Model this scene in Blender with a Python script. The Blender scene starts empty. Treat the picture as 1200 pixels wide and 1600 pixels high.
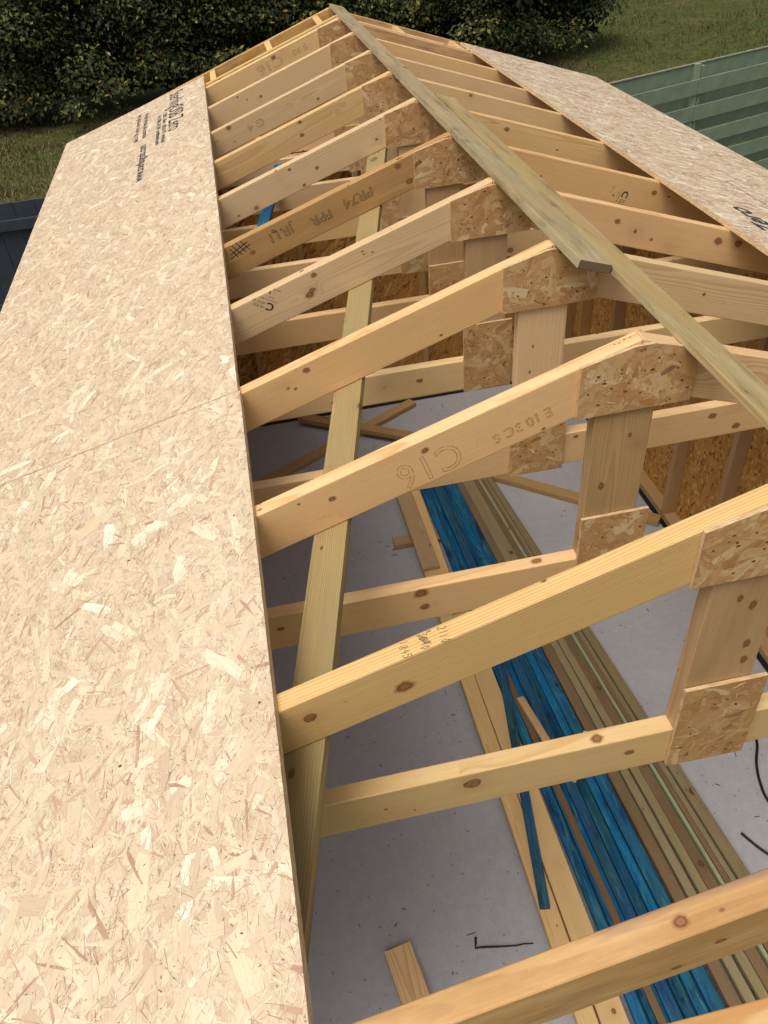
import bpy, bmesh, math, random
import numpy as np
from mathutils import Vector, Matrix

S = bpy.context.scene
C = S.collection
rnd = random.Random(7)

# ------------------------------------------------------------------ camera
cam_d = bpy.data.cameras.new("camera")
cam = bpy.data.objects.new("camera", cam_d)
C.objects.link(cam)
RIGHT = Vector((0.97838772, -0.19380553, -0.07208947))
UPV = Vector((0.18033332, 0.62913560, 0.75608748))
FWD = Vector((0.10117989, 0.75274684, -0.65048814))
m = Matrix.Identity(4)
for i in range(3):
    m[i][0], m[i][1], m[i][2] = RIGHT[i], UPV[i], -FWD[i]
m.translation = (-0.8634, -0.3453, 0.9484)
cam.matrix_world = m
cam_d.sensor_fit = 'VERTICAL'
cam_d.sensor_height = 36.0
cam_d.lens = 1232.86 / 1600 * 36.0
cam_d.clip_start = 0.05
cam_d.clip_end = 500
S.camera = cam

# ------------------------------------------------------------------ light: bright overcast, soft sun from the left
SUN_EL, SUN_AZ = math.radians(64), math.radians(232)      # azimuth clockwise from +Y: high, behind the eye and to the left
w = bpy.data.worlds.new("World")
S.world = w
w.use_nodes = True
wn = w.node_tree
sky = wn.nodes.new('ShaderNodeTexSky')
sky.sky_type = 'NISHITA'
sky.sun_disc = False
sky.sun_elevation = SUN_EL
sky.sun_rotation = SUN_AZ
sky.air_density = 1.0
sky.dust_density = 6.0
sky.ozone_density = 0.6
bg = wn.nodes['Background']
bg.inputs['Strength'].default_value = 0.125
hs = wn.nodes.new('ShaderNodeHueSaturation')              # cloud cover greys the sky's blue
hs.inputs['Saturation'].default_value = 0.30
wn.links.new(sky.outputs[0], hs.inputs['Color'])
wn.links.new(hs.outputs[0], bg.inputs['Color'])
sun_d = bpy.data.lights.new("sun", 'SUN')
sun_d.energy = 1.3
sun_d.angle = math.radians(35)
sun_d.color = (1.0, 0.94, 0.85)
sun = bpy.data.objects.new("sun", sun_d)
C.objects.link(sun)
sd = Vector((math.sin(SUN_AZ) * math.cos(SUN_EL), math.cos(SUN_AZ) * math.cos(SUN_EL), math.sin(SUN_EL)))
sun.rotation_euler = sd.to_track_quat('Z', 'Y').to_euler()
S.view_settings.view_transform = 'Standard'
S.view_settings.look = 'None'
S.view_settings.gamma = 1.0
S.view_settings.use_curve_mapping = False
S.view_settings.exposure = 0.10

# ------------------------------------------------------------------ material helpers
def lin(c):
    out = []
    for x in c:
        x /= 255.0
        out.append(x / 12.92 if x <= 0.04045 else ((x + 0.055) / 1.055) ** 2.4)
    return (*out, 1.0)

class NT:
    def __init__(self, name):
        self.m = bpy.data.materials.new(name)
        self.m.use_nodes = True
        self.t = self.m.node_tree
        self.bsdf = self.t.nodes['Principled BSDF']
    def n(self, typ, ins=None, **props):
        nd = self.t.nodes.new('ShaderNode' + typ)
        for k, v in props.items():
            setattr(nd, k, v)
        for k, v in (ins or {}).items():
            s = nd.inputs[k]
            if hasattr(v, 'is_linked'):
                self.t.links.new(v, s)
            else:
                s.default_value = v
        return nd
    def math(self, op, a, b=None, c=None, clamp=False):
        ins = {0: a}
        if b is not None: ins[1] = b
        if c is not None: ins[2] = c
        return self.n('Math', ins, operation=op, use_clamp=clamp).outputs[0]
    def vmath(self, op, a, b=None):
        ins = {0: a}
        if b is not None: ins[1] = b
        return self.n('VectorMath', ins, operation=op).outputs[0]
    def noise(self, vec, scale, detail=3.0, rough=0.55, dim='3D'):
        return self.n('TexNoise', {'Vector': vec, 'Scale': scale, 'Detail': detail, 'Roughness': rough}, noise_dimensions=dim).outputs[0]
    def ramp(self, fac, stops, interp='LINEAR'):
        r = self.n('ValToRGB', {'Fac': fac})
        e = r.color_ramp.elements
        r.color_ramp.interpolation = interp
        while len(e) < len(stops): e.new(0.5)
        for el, (p, c) in zip(e, stops):
            el.position = p
            el.color = c if len(c) == 4 else (*c, 1)
        return r.outputs['Color']
    def mix(self, fac, a, b, mode='MIX'):
        nd = self.n('Mix', data_type='RGBA', blend_type=mode)
        for sock, v in ((nd.inputs[0], fac), (nd.inputs[6], a), (nd.inputs[7], b)):
            if hasattr(v, 'is_linked'): self.t.links.new(v, sock)
            else: sock.default_value = v
        return nd.outputs[2]
    def mr(self, v, a, b, c=0.0, d=1.0, smooth=False):
        return self.n('MapRange', {0: v, 1: a, 2: b, 3: c, 4: d}, clamp=True,
                      interpolation_type='SMOOTHSTEP' if smooth else 'LINEAR').outputs[0]
    def out(self, color=None, rough=None, bump=None, bstr=0.2, bdist=0.002, **kw):
        for k, v in (('Base Color', color), ('Roughness', rough)):
            if v is None: continue
            if hasattr(v, 'is_linked'): self.t.links.new(v, self.bsdf.inputs[k])
            else: self.bsdf.inputs[k].default_value = v
        if bump is not None:
            b = self.n('Bump', {'Height': bump, 'Strength': bstr, 'Distance': bdist})
            self.t.links.new(b.outputs[0], self.bsdf.inputs['Normal'])
        for k, v in kw.items():
            self.bsdf.inputs[k].default_value = v
        return self.m

def wood(name, early, late, knot, contrast=0.55, ringw=0.0055, knots=0.60, stain=None, stain_amt=0.0, spread=0.10,
         rough=0.55, spec=0.3, pink=0.25, saw=0.0, hue=None, mottle=None):
    g = NT(name)
    tc = g.n('TexCoord').outputs['Object']
    ri = g.n('ObjectInfo').outputs['Random']
    rv = g.n('TexWhiteNoise', {'W': ri}, noise_dimensions='1D').outputs['Color']
    off = g.vmath('MULTIPLY', rv, (37.0, 29.0, 31.0))
    p = g.vmath('ADD', tc, off)
    # sparse knots: cells of a 3D Voronoi, few of them carry a branch
    vo = g.n('TexVoronoi', {'Vector': g.vmath('MULTIPLY', p, (6.2, 8.0, 8.0)), 'Scale': 1.0, 'Randomness': 1.0}, feature='F1')
    cell = g.n('SeparateColor', {0: vo.outputs['Color']})
    has = g.math('GREATER_THAN', cell.outputs[0], knots)
    wob = g.noise(p, 60, 2)
    kd = g.math('ADD', vo.outputs['Distance'], g.math('MULTIPLY_ADD', wob, 0.07, -0.035))
    krad = g.math('MULTIPLY_ADD', cell.outputs[1], 0.10, 0.05)
    kn = g.math('DIVIDE', kd, krad)                              # 1 at the rim of the knot
    swirl = g.math('MULTIPLY', has, g.math('EXPONENT', g.math('MULTIPLY', g.math('POWER', g.math('MULTIPLY', kn, 0.5), 2.0), -1.0)))
    # growth rings round a pith lying outside the board
    sx = g.n('SeparateXYZ', {0: tc})
    rc = g.n('SeparateColor', {0: rv})
    y0 = g.math('MULTIPLY_ADD', rc.outputs[0], 0.20, -0.10)
    z0 = g.math('MULTIPLY_ADD', rc.outputs[1], 0.26, -0.20)
    yy = g.math('SUBTRACT', sx.outputs[1], y0)
    zz = g.math('SUBTRACT', sx.outputs[2], z0)
    warp = g.noise(g.vmath('MULTIPLY', p, (0.9, 5.0, 5.0)), 1.0, 2)
    r = g.math('SQRT', g.math('ADD', g.math('MULTIPLY', yy, yy), g.math('MULTIPLY', zz, zz)))
    r = g.math('ADD', r, g.math('MULTIPLY', warp, 0.045))
    r = g.math('ADD', r, g.math('MULTIPLY', sx.outputs[0], 0.008))
    r = g.math('ADD', r, g.math('MULTIPLY', swirl, 0.016))
    f = g.math('FRACT', g.math('DIVIDE', r, ringw))
    ring = g.ramp(f, [(0.0, (0, 0, 0)), (0.45, (.25,) * 3), (0.82, (1,) * 3), (0.93, (.9,) * 3), (1.0, (0, 0, 0))])
    fib = g.noise(g.vmath('MULTIPLY', p, (5.0, 260.0, 260.0)), 1.0, 3, 0.6)
    broad = g.noise(g.vmath('MULTIPLY', p, (1.3, 9.0, 9.0)), 1.0, 3, 0.6)
    amt = g.math('MULTIPLY', ring, g.mr(broad, 0.25, 0.8, contrast * 0.5, min(1.0, contrast * 1.25)))
    col = g.mix(amt, lin(early), lin(late))
    col = g.mix(g.mr(fib, 0.35, 0.75, 0.0, 0.32), col, lin(late))
    col = g.mix(g.mr(broad, 0.48, 0.75, 0.0, pink), col, lin(hue or (206, 158, 120)))
    # knots: a red-brown heart with a dark bark ring, darker grain round it
    col = g.mix(g.math('MULTIPLY', swirl, 0.28), col, lin(knot))
    heart = g.math('MULTIPLY', has, g.mr(kn, 1.0, 0.8, 0.0, 0.85, True))
    kc = g.mix(g.mr(wob, .35, .65), lin(knot), lin(tuple(int(a * .78) for a in knot)))
    col = g.mix(heart, col, kc)
    rim = g.math('MULTIPLY', has, g.math('MULTIPLY', g.mr(kn, 0.72, 0.88, 0, 1, True), g.mr(kn, 1.05, 0.92, 0, 1, True)))
    live = g.math('GREATER_THAN', cell.outputs[2], 0.45)
    col = g.mix(g.math('MULTIPLY', g.math('MULTIPLY', rim, live), 0.6), col, lin((74, 44, 28)))
    # pin knots and nail pricks
    v2 = g.n('TexVoronoi', {'Vector': g.vmath('MULTIPLY', p, (11, 17, 17)), 'Scale': 1.0}, feature='F1')
    c2 = g.n('SeparateColor', {0: v2.outputs['Color']})
    pin = g.math('MULTIPLY', g.math('GREATER_THAN', c2.outputs[0], 0.72), g.mr(v2.outputs['Distance'], 0.095, 0.06, 0, 0.75, True))
    col = g.mix(pin, col, lin((84, 52, 30)))
    if stain:
        sn = g.noise(g.vmath('MULTIPLY', p, (2.2, 11.0, 11.0)), 1.0, 5, 0.65)
        col = g.mix(g.mr(sn, 0.42, 0.70, 0.0, stain_amt, True), col, lin(stain))
    if mottle:
        msc, ma, mb, mk = mottle
        mn = g.noise(g.vmath('MULTIPLY', p, (msc, msc * 6, msc * 6)), 1.0, 5, 0.7)
        col = g.mix(g.mr(mn, 0.50, 0.66, 0.0, mk), col, lin(ma))
        mn2 = g.noise(g.vmath('MULTIPLY', p, (msc * 1.7, msc * 13, msc * 13)), 1.0, 4, 0.7)
        col = g.mix(g.mr(mn2, 0.54, 0.70, 0.0, mk), col, lin(mb))
    dirt = g.noise(p, 34, 4, 0.7)
    col = g.mix(g.mr(dirt, 0.60, 0.80, 0.0, 0.22), col, lin((120, 92, 66)))
    # every board a little lighter or darker than the next
    hsv = g.n('HueSaturation', {'Color': col, 'Value': g.math('MULTIPLY_ADD', rc.outputs[2], spread * 2, 1.0 - spread),
                                'Saturation': g.math('MULTIPLY_ADD', rc.outputs[0], 0.16, 0.90),
                                'Hue': g.math('MULTIPLY_ADD', rc.outputs[1], 0.010, 0.4945)})
    h = g.math('ADD', g.math('MULTIPLY', fib, 0.8), g.math('MULTIPLY', ring, -0.25))
    if saw:
        sw = g.noise(g.vmath('MULTIPLY', p, (420, 3, 3)), 1.0, 1)
        h = g.math('MULTIPLY_ADD', sw, saw, h)
    g.bsdf.inputs['Specular IOR Level'].default_value = spec
    return g.out(hsv.outputs[0], g.mr(fib, .3, .8, rough - .08, rough + .12), h, 0.28, 0.0012)

M = {}
M['pine'] = wood('planed pine', (232, 197, 141), (200, 148, 84), (156, 98, 54), contrast=.8)
M['pale'] = wood('pale spruce', (230, 196, 144), (198, 154, 98), (156, 104, 64), contrast=0.6, pink=0.2, hue=(210, 170, 116))
M['brown'] = wood('brown redwood', (200, 156, 98), (146, 102, 56), (116, 70, 38), contrast=.8, pink=.5, hue=(178, 132, 78), mottle=(1.2, (166, 124, 76), (208, 170, 114), .5))
M['stud'] = wood('dull stud timber', (186, 150, 98), (148, 112, 66), (112, 74, 42), pink=.2, hue=(168, 130, 84))
M['orange'] = wood('weathered orange pine', (200, 156, 96), (154, 108, 58), (128, 66, 34), stain=(222, 182, 124), stain_amt=0.75, pink=0.6, hue=(182, 132, 80), mottle=(1.3, (222, 184, 126), (142, 112, 94), .8))
M['brownish'] = wood('rough brown pine', (200, 166, 120), (160, 122, 78), (122, 80, 48), stain=(160, 132, 96), stain_amt=0.5, pink=0.4, hue=(182, 140, 98))
M['treated'] = wood('green treated timber', (176, 150, 98), (124, 100, 58), (110, 82, 48), contrast=.75, stain=(152, 136, 94), stain_amt=0.6, pink=0.3, hue=(184, 162, 108), rough=.7, spec=.15)
M['ridge'] = wood('weathered treated timber', (190, 164, 118), (136, 112, 74), (112, 86, 58), contrast=.75, stain=(156, 142, 108), stain_amt=0.7, pink=0.3, hue=(176, 160, 120), rough=.8, spec=.1, mottle=(1.5, (184, 168, 128), (120, 102, 72), .75))
M['olive'] = wood('olive treated batten', (150, 134, 100), (108, 94, 64), (84, 68, 44), contrast=.6, stain=(122, 116, 82), stain_amt=.7, spread=.2, pink=.4, hue=(138, 108, 76), rough=.75, spec=.12)
M['greenish'] = wood('green stained batten', (150, 152, 112), (116, 124, 86), (92, 84, 54), contrast=.5, stain=(136, 160, 122), stain_amt=.8, rough=.75, spec=.12)
M['brownbat'] = wood('brown treated batten', (132, 110, 82), (96, 76, 52), (76, 56, 38), contrast=.6, stain=(108, 90, 64), stain_amt=.7, spread=.14, pink=.4, hue=(126, 92, 62), rough=.75, spec=.12)
M['blue'] = wood('blue dyed batten', (26, 106, 148), (10, 56, 92), (8, 32, 52), contrast=.7, knots=.5, stain=(40, 88, 92), stain_amt=.85, spread=.28, pink=.95, hue=(8, 72, 134), rough=.65, spec=.2, mottle=(3.2, (8, 40, 70), (66, 126, 128), .9))

def mat_flakes(name, stops, grain=0.25, sat=1.0, rough=.7):
    g = NT(name)
    tone = g.n('Attribute', attribute_name='tone').outputs['Fac']
    uv = g.n('UVMap', uv_map='flake').outputs[0]
    col = g.ramp(tone, [(p, lin(c)) for p, c in stops], 'LINEAR')
    gr = g.noise(g.vmath('MULTIPLY', uv, (14.0, 480.0, 1.0)), 1.0, 3, .6)
    bl = g.noise(g.vmath('MULTIPLY', uv, (9.0, 40.0, 1.0)), 1.0, 2)
    col = g.mix(g.mr(gr, .4, .75, 0, grain), col, lin((168, 122, 84)))
    col = g.mix(g.mr(bl, .4, .8, 0, .25), col, lin((232, 214, 184)))
    return g.out(col, rough, gr, .3, .0008, **{'Specular IOR Level': .25})

SHEET_STOPS = [(0.0, (88, 68, 53)), (.05, (163, 130, 104)), (.12, (192, 152, 126)), (.22, (201, 171, 143)), (.30, (207, 184, 154)), (.38, (217, 199, 163)), (.46, (207, 181, 155)),
               (.54, (223, 205, 172)), (.62, (210, 191, 165)), (.70, (227, 213, 178)), (.80, (215, 194, 167)), (.90, (232, 219, 189)), (1.0, (240, 231, 210))]
PLATE_STOPS = [(0.0, (104, 64, 36)), (.08, (150, 96, 54)), (.2, (172, 122, 70)), (.40, (188, 142, 86)), (.60, (198, 156, 100)),
               (.82, (210, 176, 122)), (1.0, (228, 204, 160))]
M['sheet'] = mat_flakes('pale strand board', SHEET_STOPS, .3)
M['plate'] = mat_flakes('gusset strand board', PLATE_STOPS, .4)

def mat_strand(name, base, dark, light):
    """strand board seen from far away: crossed layers of stretched cells"""
    g = NT(name)
    tc = g.n('TexCoord').outputs['Object']
    col = None
    ht = None
    for i, (a, sc) in enumerate(((0.3, 1.0), (1.3, 1.2), (2.2, .8), (2.8, 1.1), (.8, 1.4))):
        mp = g.n('Mapping', {'Vector': tc, 'Rotation': (a, a, a), 'Location': (i * 3.1, i * 1.7, i * 2.3)})
        v = g.n('TexVoronoi', {'Vector': g.vmath('MULTIPLY', mp.outputs[0], (11 * sc, 44 * sc, 44 * sc)), 'Scale': 1.0}, feature='F1')
        cc = g.n('SeparateColor', {0: v.outputs['Color']})
        c = g.ramp(cc.outputs[0], [(0, lin(dark)), (.3, lin(base)), (.75, lin(base)), (1, lin(light))])
        if col is None:
            col, ht = c, cc.outputs[2]
        else:
            k = g.math('GREATER_THAN', cc.outputs[1], .55)
            col = g.mix(k, col, c)
    return g.out(col, .7, ht, .2, .001, **{'Specular IOR Level': .2})
M['wallboard'] = mat_strand('wall strand board', (192, 140, 72), (132, 86, 40), (220, 176, 108))
M['edge'] = NT('board edge')
g = M['edge']; tc = g.n('TexCoord').outputs['Object']
M['edge'] = g.out(g.ramp(g.noise(g.vmath('MULTIPLY', tc, (40, 40, 300)), 1.0, 3), [(.3, lin((178, 138, 96))), (.7, lin((226, 198, 154)))]), .8)

def mat_plain(name, a, b, scale=20, rough=.6, bump=.1, metallic=0.0, spec=.3):
    g = NT(name)
    tc = g.n('TexCoord').outputs['Object']
    nz = g.noise(tc, scale, 4, .6)
    return g.out(g.ramp(nz, [(.3, lin(a)), (.7, lin(b))]), rough, nz, bump, .002, **{'Metallic': metallic, 'Specular IOR Level': spec})
M['nail'] = mat_plain('dull nail head', (72, 66, 60), (104, 98, 92), 300, .4, .05, .8)
M['hole'] = mat_plain('torn nail hole', (84, 58, 36), (116, 84, 54), 300, .9)
M['rubber'] = mat_plain('black cable', (22, 22, 24), (34, 34, 36), 80, .5)
M['dpc'] = mat_plain('black damp course', (22, 22, 26), (40, 40, 46), 30, .5)
M['twig'] = mat_plain('dark twig', (40, 30, 24), (66, 52, 42), 200, .9)
M['chips'] = mat_plain('dark shavings', (58, 46, 36), (110, 88, 64), 8, .9)
M['darkfence'] = mat_plain('slate grey fence paint', (48, 54, 66), (58, 64, 76), 7, .6, .05)
M['greenfence'] = mat_plain('sage green fence paint', (118, 136, 114), (136, 150, 128), 5, .75, .1)
M['greyed'] = mat_plain('bare greyed wood', (112, 112, 98), (150, 146, 128), 12, .85, .1)

def mat_ink(name, colr, patchy):
    g = NT(name)
    tc = g.n('TexCoord').outputs['Object']
    nz = g.noise(tc, 130, 3, .7)
    a = g.mr(nz, patchy - .08, patchy + .08, 1, 0)
    g.t.links.new(a, g.bsdf.inputs['Alpha'])
    return g.out(lin(colr), .9, None)
M['ink'] = mat_ink('black stamp ink', (38, 38, 46), .60)
M['inkfaint'] = mat_ink('faint stamp ink', (110, 84, 60), .56)
M['pencil'] = mat_ink('pencil', (92, 78, 66), .62)

def mat_concrete():
    g = NT('power floated concrete')
    tc = g.n('TexCoord').outputs['Object']
    a = g.noise(tc, 1.3, 5, .6); b = g.noise(tc, 16, 5, .7); c = g.noise(tc, 120, 3, .7)
    col = g.ramp(a, [(.3, lin((166, 166, 170))), (.5, lin((170, 169, 173))), (.72, lin((175, 174, 177)))])
    col = g.mix(g.mr(b, .45, .72, 0, .4), col, lin((192, 190, 190)))
    col = g.mix(g.mr(c, .55, .72, 0, .45), col, lin((128, 127, 132)))
    v = g.n('TexVoronoi', {'Vector': tc, 'Scale': 26.0}, feature='F1')
    cc = g.n('SeparateColor', {0: v.outputs['Color']})
    sp = g.math('MULTIPLY', g.math('GREATER_THAN', cc.outputs[0], .70), g.mr(v.outputs['Distance'], .17, .07, 0, .7))
    col = g.mix(sp, col, lin((86, 84, 88)))
    st = g.noise(g.vmath('MULTIPLY', tc, (2, 3, 1)), 1.0, 6, .75)
    col = g.mix(g.mr(st, .55, .7, 0, .12), col, lin((140, 138, 141)))
    return g.out(col, g.mr(a, .3, .7, .45, .65), b, .12, .003, **{'Specular IOR Level': .35})
M['concrete'] = mat_concrete()

def mat_grass():
    g = NT('rough grass')
    tc = g.n('TexCoord').outputs['Object']
    a = g.noise(tc, .45, 5, .65); b = g.noise(tc, 5, 5, .7); c = g.noise(tc, 40, 3, .7)
    col = g.ramp(b, [(.3, lin((58, 66, 31))), (.55, lin((80, 86, 42))), (.75, lin((102, 94, 56)))])
    col = g.mix(g.mr(a, .50, .66, 0, .55, True), col, lin((112, 100, 62)))
    col = g.mix(g.mr(c, .5, .75, 0, .4), col, lin((46, 54, 26)))
    return g.out(col, .9, c, .6, .03, **{'Specular IOR Level': .1})
M['grass'] = mat_grass()

def mat_leaf(name, stops, rough=.55, trans=.12):
    g = NT(name)
    tone = g.n('Attribute', attribute_name='tone').outputs['Fac']
    col = g.ramp(tone, [(p, lin(c)) for p, c in stops])
    return g.out(col, rough, None, **{'Specular IOR Level': .22})
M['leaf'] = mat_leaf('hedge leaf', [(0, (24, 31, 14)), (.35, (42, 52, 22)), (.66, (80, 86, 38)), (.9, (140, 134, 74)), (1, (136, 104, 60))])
M['blade'] = mat_leaf('grass blade', [(0, (60, 74, 32)), (.45, (86, 98, 46)), (.72, (98, 88, 54)), (1, (128, 112, 80))], .7)
M['bark'] = mat_plain('hedge bark', (52, 44, 34), (84, 72, 56), 30, .9, .4)

# ------------------------------------------------------------------ object helpers
def tag(o, label=None, cat=None, group=None, kind=None):
    if label: o['label'] = label
    if cat: o['category'] = cat
    if group: o['group'] = group
    if kind: o['kind'] = kind
    return o

def thing(name, label, cat, loc=(0, 0, 0), group=None):
    o = bpy.data.objects.new(name, None)
    o.empty_display_size = .1
    C.objects.link(o)
    o.location = loc
    return tag(o, label, cat, group)

def frame(X, Y, Z, O):
    mt = Matrix.Identity(4)
    for i in range(3):
        mt[i][0], mt[i][1], mt[i][2] = X[i], Y[i], Z[i]
    mt.translation = O
    return mt

WORLD = {}          # world matrix of every object we place (parents are not evaluated yet)
def place(o, mat, parent=None):
    WORLD[o.name] = mat.copy()
    if parent is None:
        o.matrix_world = mat
    else:
        pm = WORLD.get(parent.name, Matrix.Translation(parent.location))
        o.parent = parent
        loc = pm.inverted() @ mat
        o.matrix_parent_inverse = Matrix.Identity(4)
        o.matrix_local = loc
    return o

def link(name, me, mats, mat=Matrix.Identity(4), parent=None):
    o = bpy.data.objects.new(name, me)
    for mm in (mats if isinstance(mats, (list, tuple)) else [mats]):
        me.materials.append(mm)
    C.objects.link(o)
    return place(o, mat, parent)

def prism_bm(poly, y0, y1, bevel=.0035, seg=2, bm=None):
    """polygon in local x-z, extruded along local y"""
    bm = bm or bmesh.new()
    n = len(poly)
    area = sum(poly[i][0] * poly[(i + 1) % n][1] - poly[(i + 1) % n][0] * poly[i][1] for i in range(n))
    if area < 0: poly = poly[::-1]
    a = [bm.verts.new((x, y0, z)) for x, z in poly]
    b = [bm.verts.new((x, y1, z)) for x, z in poly]
    fs = [bm.faces.new(a), bm.faces.new(b[::-1])]
    for i in range(n):
        j = (i + 1) % n
        fs.append(bm.faces.new((a[j], a[i], b[i], b[j])))
    if bevel:
        es = list({e for f in fs for e in f.edges})
        bmesh.ops.bevel(bm, geom=es, offset=bevel, segments=seg, affect='EDGES', profile=.6)
    return bm

def done(bm, name):
    bmesh.ops.recalc_face_normals(bm, faces=bm.faces)
    me = bpy.data.meshes.new(name)
    bm.to_mesh(me)
    bm.free()
    return me

def prism(name, poly, y0, y1, mat, fr, parent=None, bevel=.0035, seg=2):
    return link(name, done(prism_bm(poly, y0, y1, bevel, seg), name), mat, fr, parent)

def beam(name, p0, p1, wid, hei, mat, parent=None, up=(0, 0, 1), bevel=.0035, seg=2):
    """straight timber: centre line p0-p1, width across, height along up; local x runs with the grain"""
    p0, p1 = Vector(p0), Vector(p1)
    X = (p1 - p0).normalized()
    U = Vector(up)
    Y = U.cross(X).normalized()
    Z = X.cross(Y).normalized()
    L = (p1 - p0).length
    h = hei / 2
    return prism(name, [(0, -h), (L, -h), (L, h), (0, h)], -wid / 2, wid / 2, mat, frame(X, Y, Z, p0), parent, bevel, seg)

def inside(poly, pts):
    """convex polygon test; pts (...,2)"""
    ok = np.ones(pts.shape[:-1], bool)
    n = len(poly)
    ar = sum(poly[i][0] * poly[(i + 1) % n][1] - poly[(i + 1) % n][0] * poly[i][1] for i in range(n))
    s = 1 if ar > 0 else -1
    for i in range(n):
        a, b = np.array(poly[i]), np.array(poly[(i + 1) % n])
        d = b - a
        ok &= s * (d[0] * (pts[..., 1] - a[1]) - d[1] * (pts[..., 0] - a[0])) >= -1e-6
    return ok

def flake_arrays(poly, classes, rng, top, relief=.0009):
    """wood strands laid over a convex polygon: octagonal slivers with ragged ends"""
    P = np.array(poly)
    lo, hi = P.min(0), P.max(0)
    A = .5 * abs(sum(P[i][0] * P[(i + 1) % len(P)][1] - P[(i + 1) % len(P)][0] * P[i][1] for i in range(len(P))))
    V, T, UV = [], [], []
    bb = np.prod(hi - lo)
    for dens, l0, l1, w0, w1, ang0, sd, t0, t1, zlo, zhi in classes:
        n = int(dens * bb)
        c = rng.uniform(lo, hi, (n, 2))
        L = rng.uniform(l0, l1, n) * rng.uniform(.6, 1, n); W = rng.uniform(w0, w1, n)
        ang = np.where(rng.random(n) < .25, rng.uniform(0, np.pi, n), rng.normal(ang0, sd, n))
        sx = np.array([-.5, -.17, .2, .5, .5, .22, -.15, -.5]); sy = np.array([-.5, -.5, -.5, -.5, .5, .5, .5, .5])
        x = L[:, None] * (sx + rng.normal(0, .05, (n, 8)))
        y = W[:, None] * (sy * (1 - .35 * rng.random((n, 1)) * (np.abs(sx) > .4)) + rng.normal(0, .09, (n, 8)))
        bend = rng.normal(0, .05, n)
        y = y + bend[:, None] * L[:, None] * ((x / L[:, None]) ** 2)
        ca, sa = np.cos(ang)[:, None], np.sin(ang)[:, None]
        px = c[:, :1] + x * ca - y * sa
        py = c[:, 1:] + x * sa + y * ca
        tx = rng.normal(0, 1, n) * relief * .7 / L; ty = rng.normal(0, 1, n) * relief * .5 / W
        z = top + rng.uniform(zlo, zhi, n)[:, None] * relief + np.clip(tx[:, None] * x + ty[:, None] * y, -relief * .4, relief * .4)
        pts = np.stack([px, py, z], -1)
        k = inside(poly, c)
        Q = poly if sum(poly[i][0] * poly[(i + 1) % len(poly)][1] - poly[(i + 1) % len(poly)][0] * poly[i][1] for i in range(len(poly))) > 0 else poly[::-1]
        for i in range(len(Q)):                       # strands are sawn off at the board's edge
            a, b = np.array(Q[i]), np.array(Q[(i + 1) % len(Q)])
            d = (b - a) / np.linalg.norm(b - a)
            s_ = d[0] * (pts[..., 1] - a[1]) - d[1] * (pts[..., 0] - a[0])
            s_ = np.minimum(s_, 0)
            pts[..., 0] += d[1] * s_; pts[..., 1] -= d[0] * s_
        u0 = rng.uniform(0, 50, (n, 2))
        uv = np.stack([x + u0[:, :1], y + u0[:, 1:]], -1)
        V.append(pts[k]); UV.append(uv[k]); T.append(rng.uniform(t0, t1, n)[k])
    return np.concatenate(V), np.concatenate(UV), np.concatenate(T)

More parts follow.
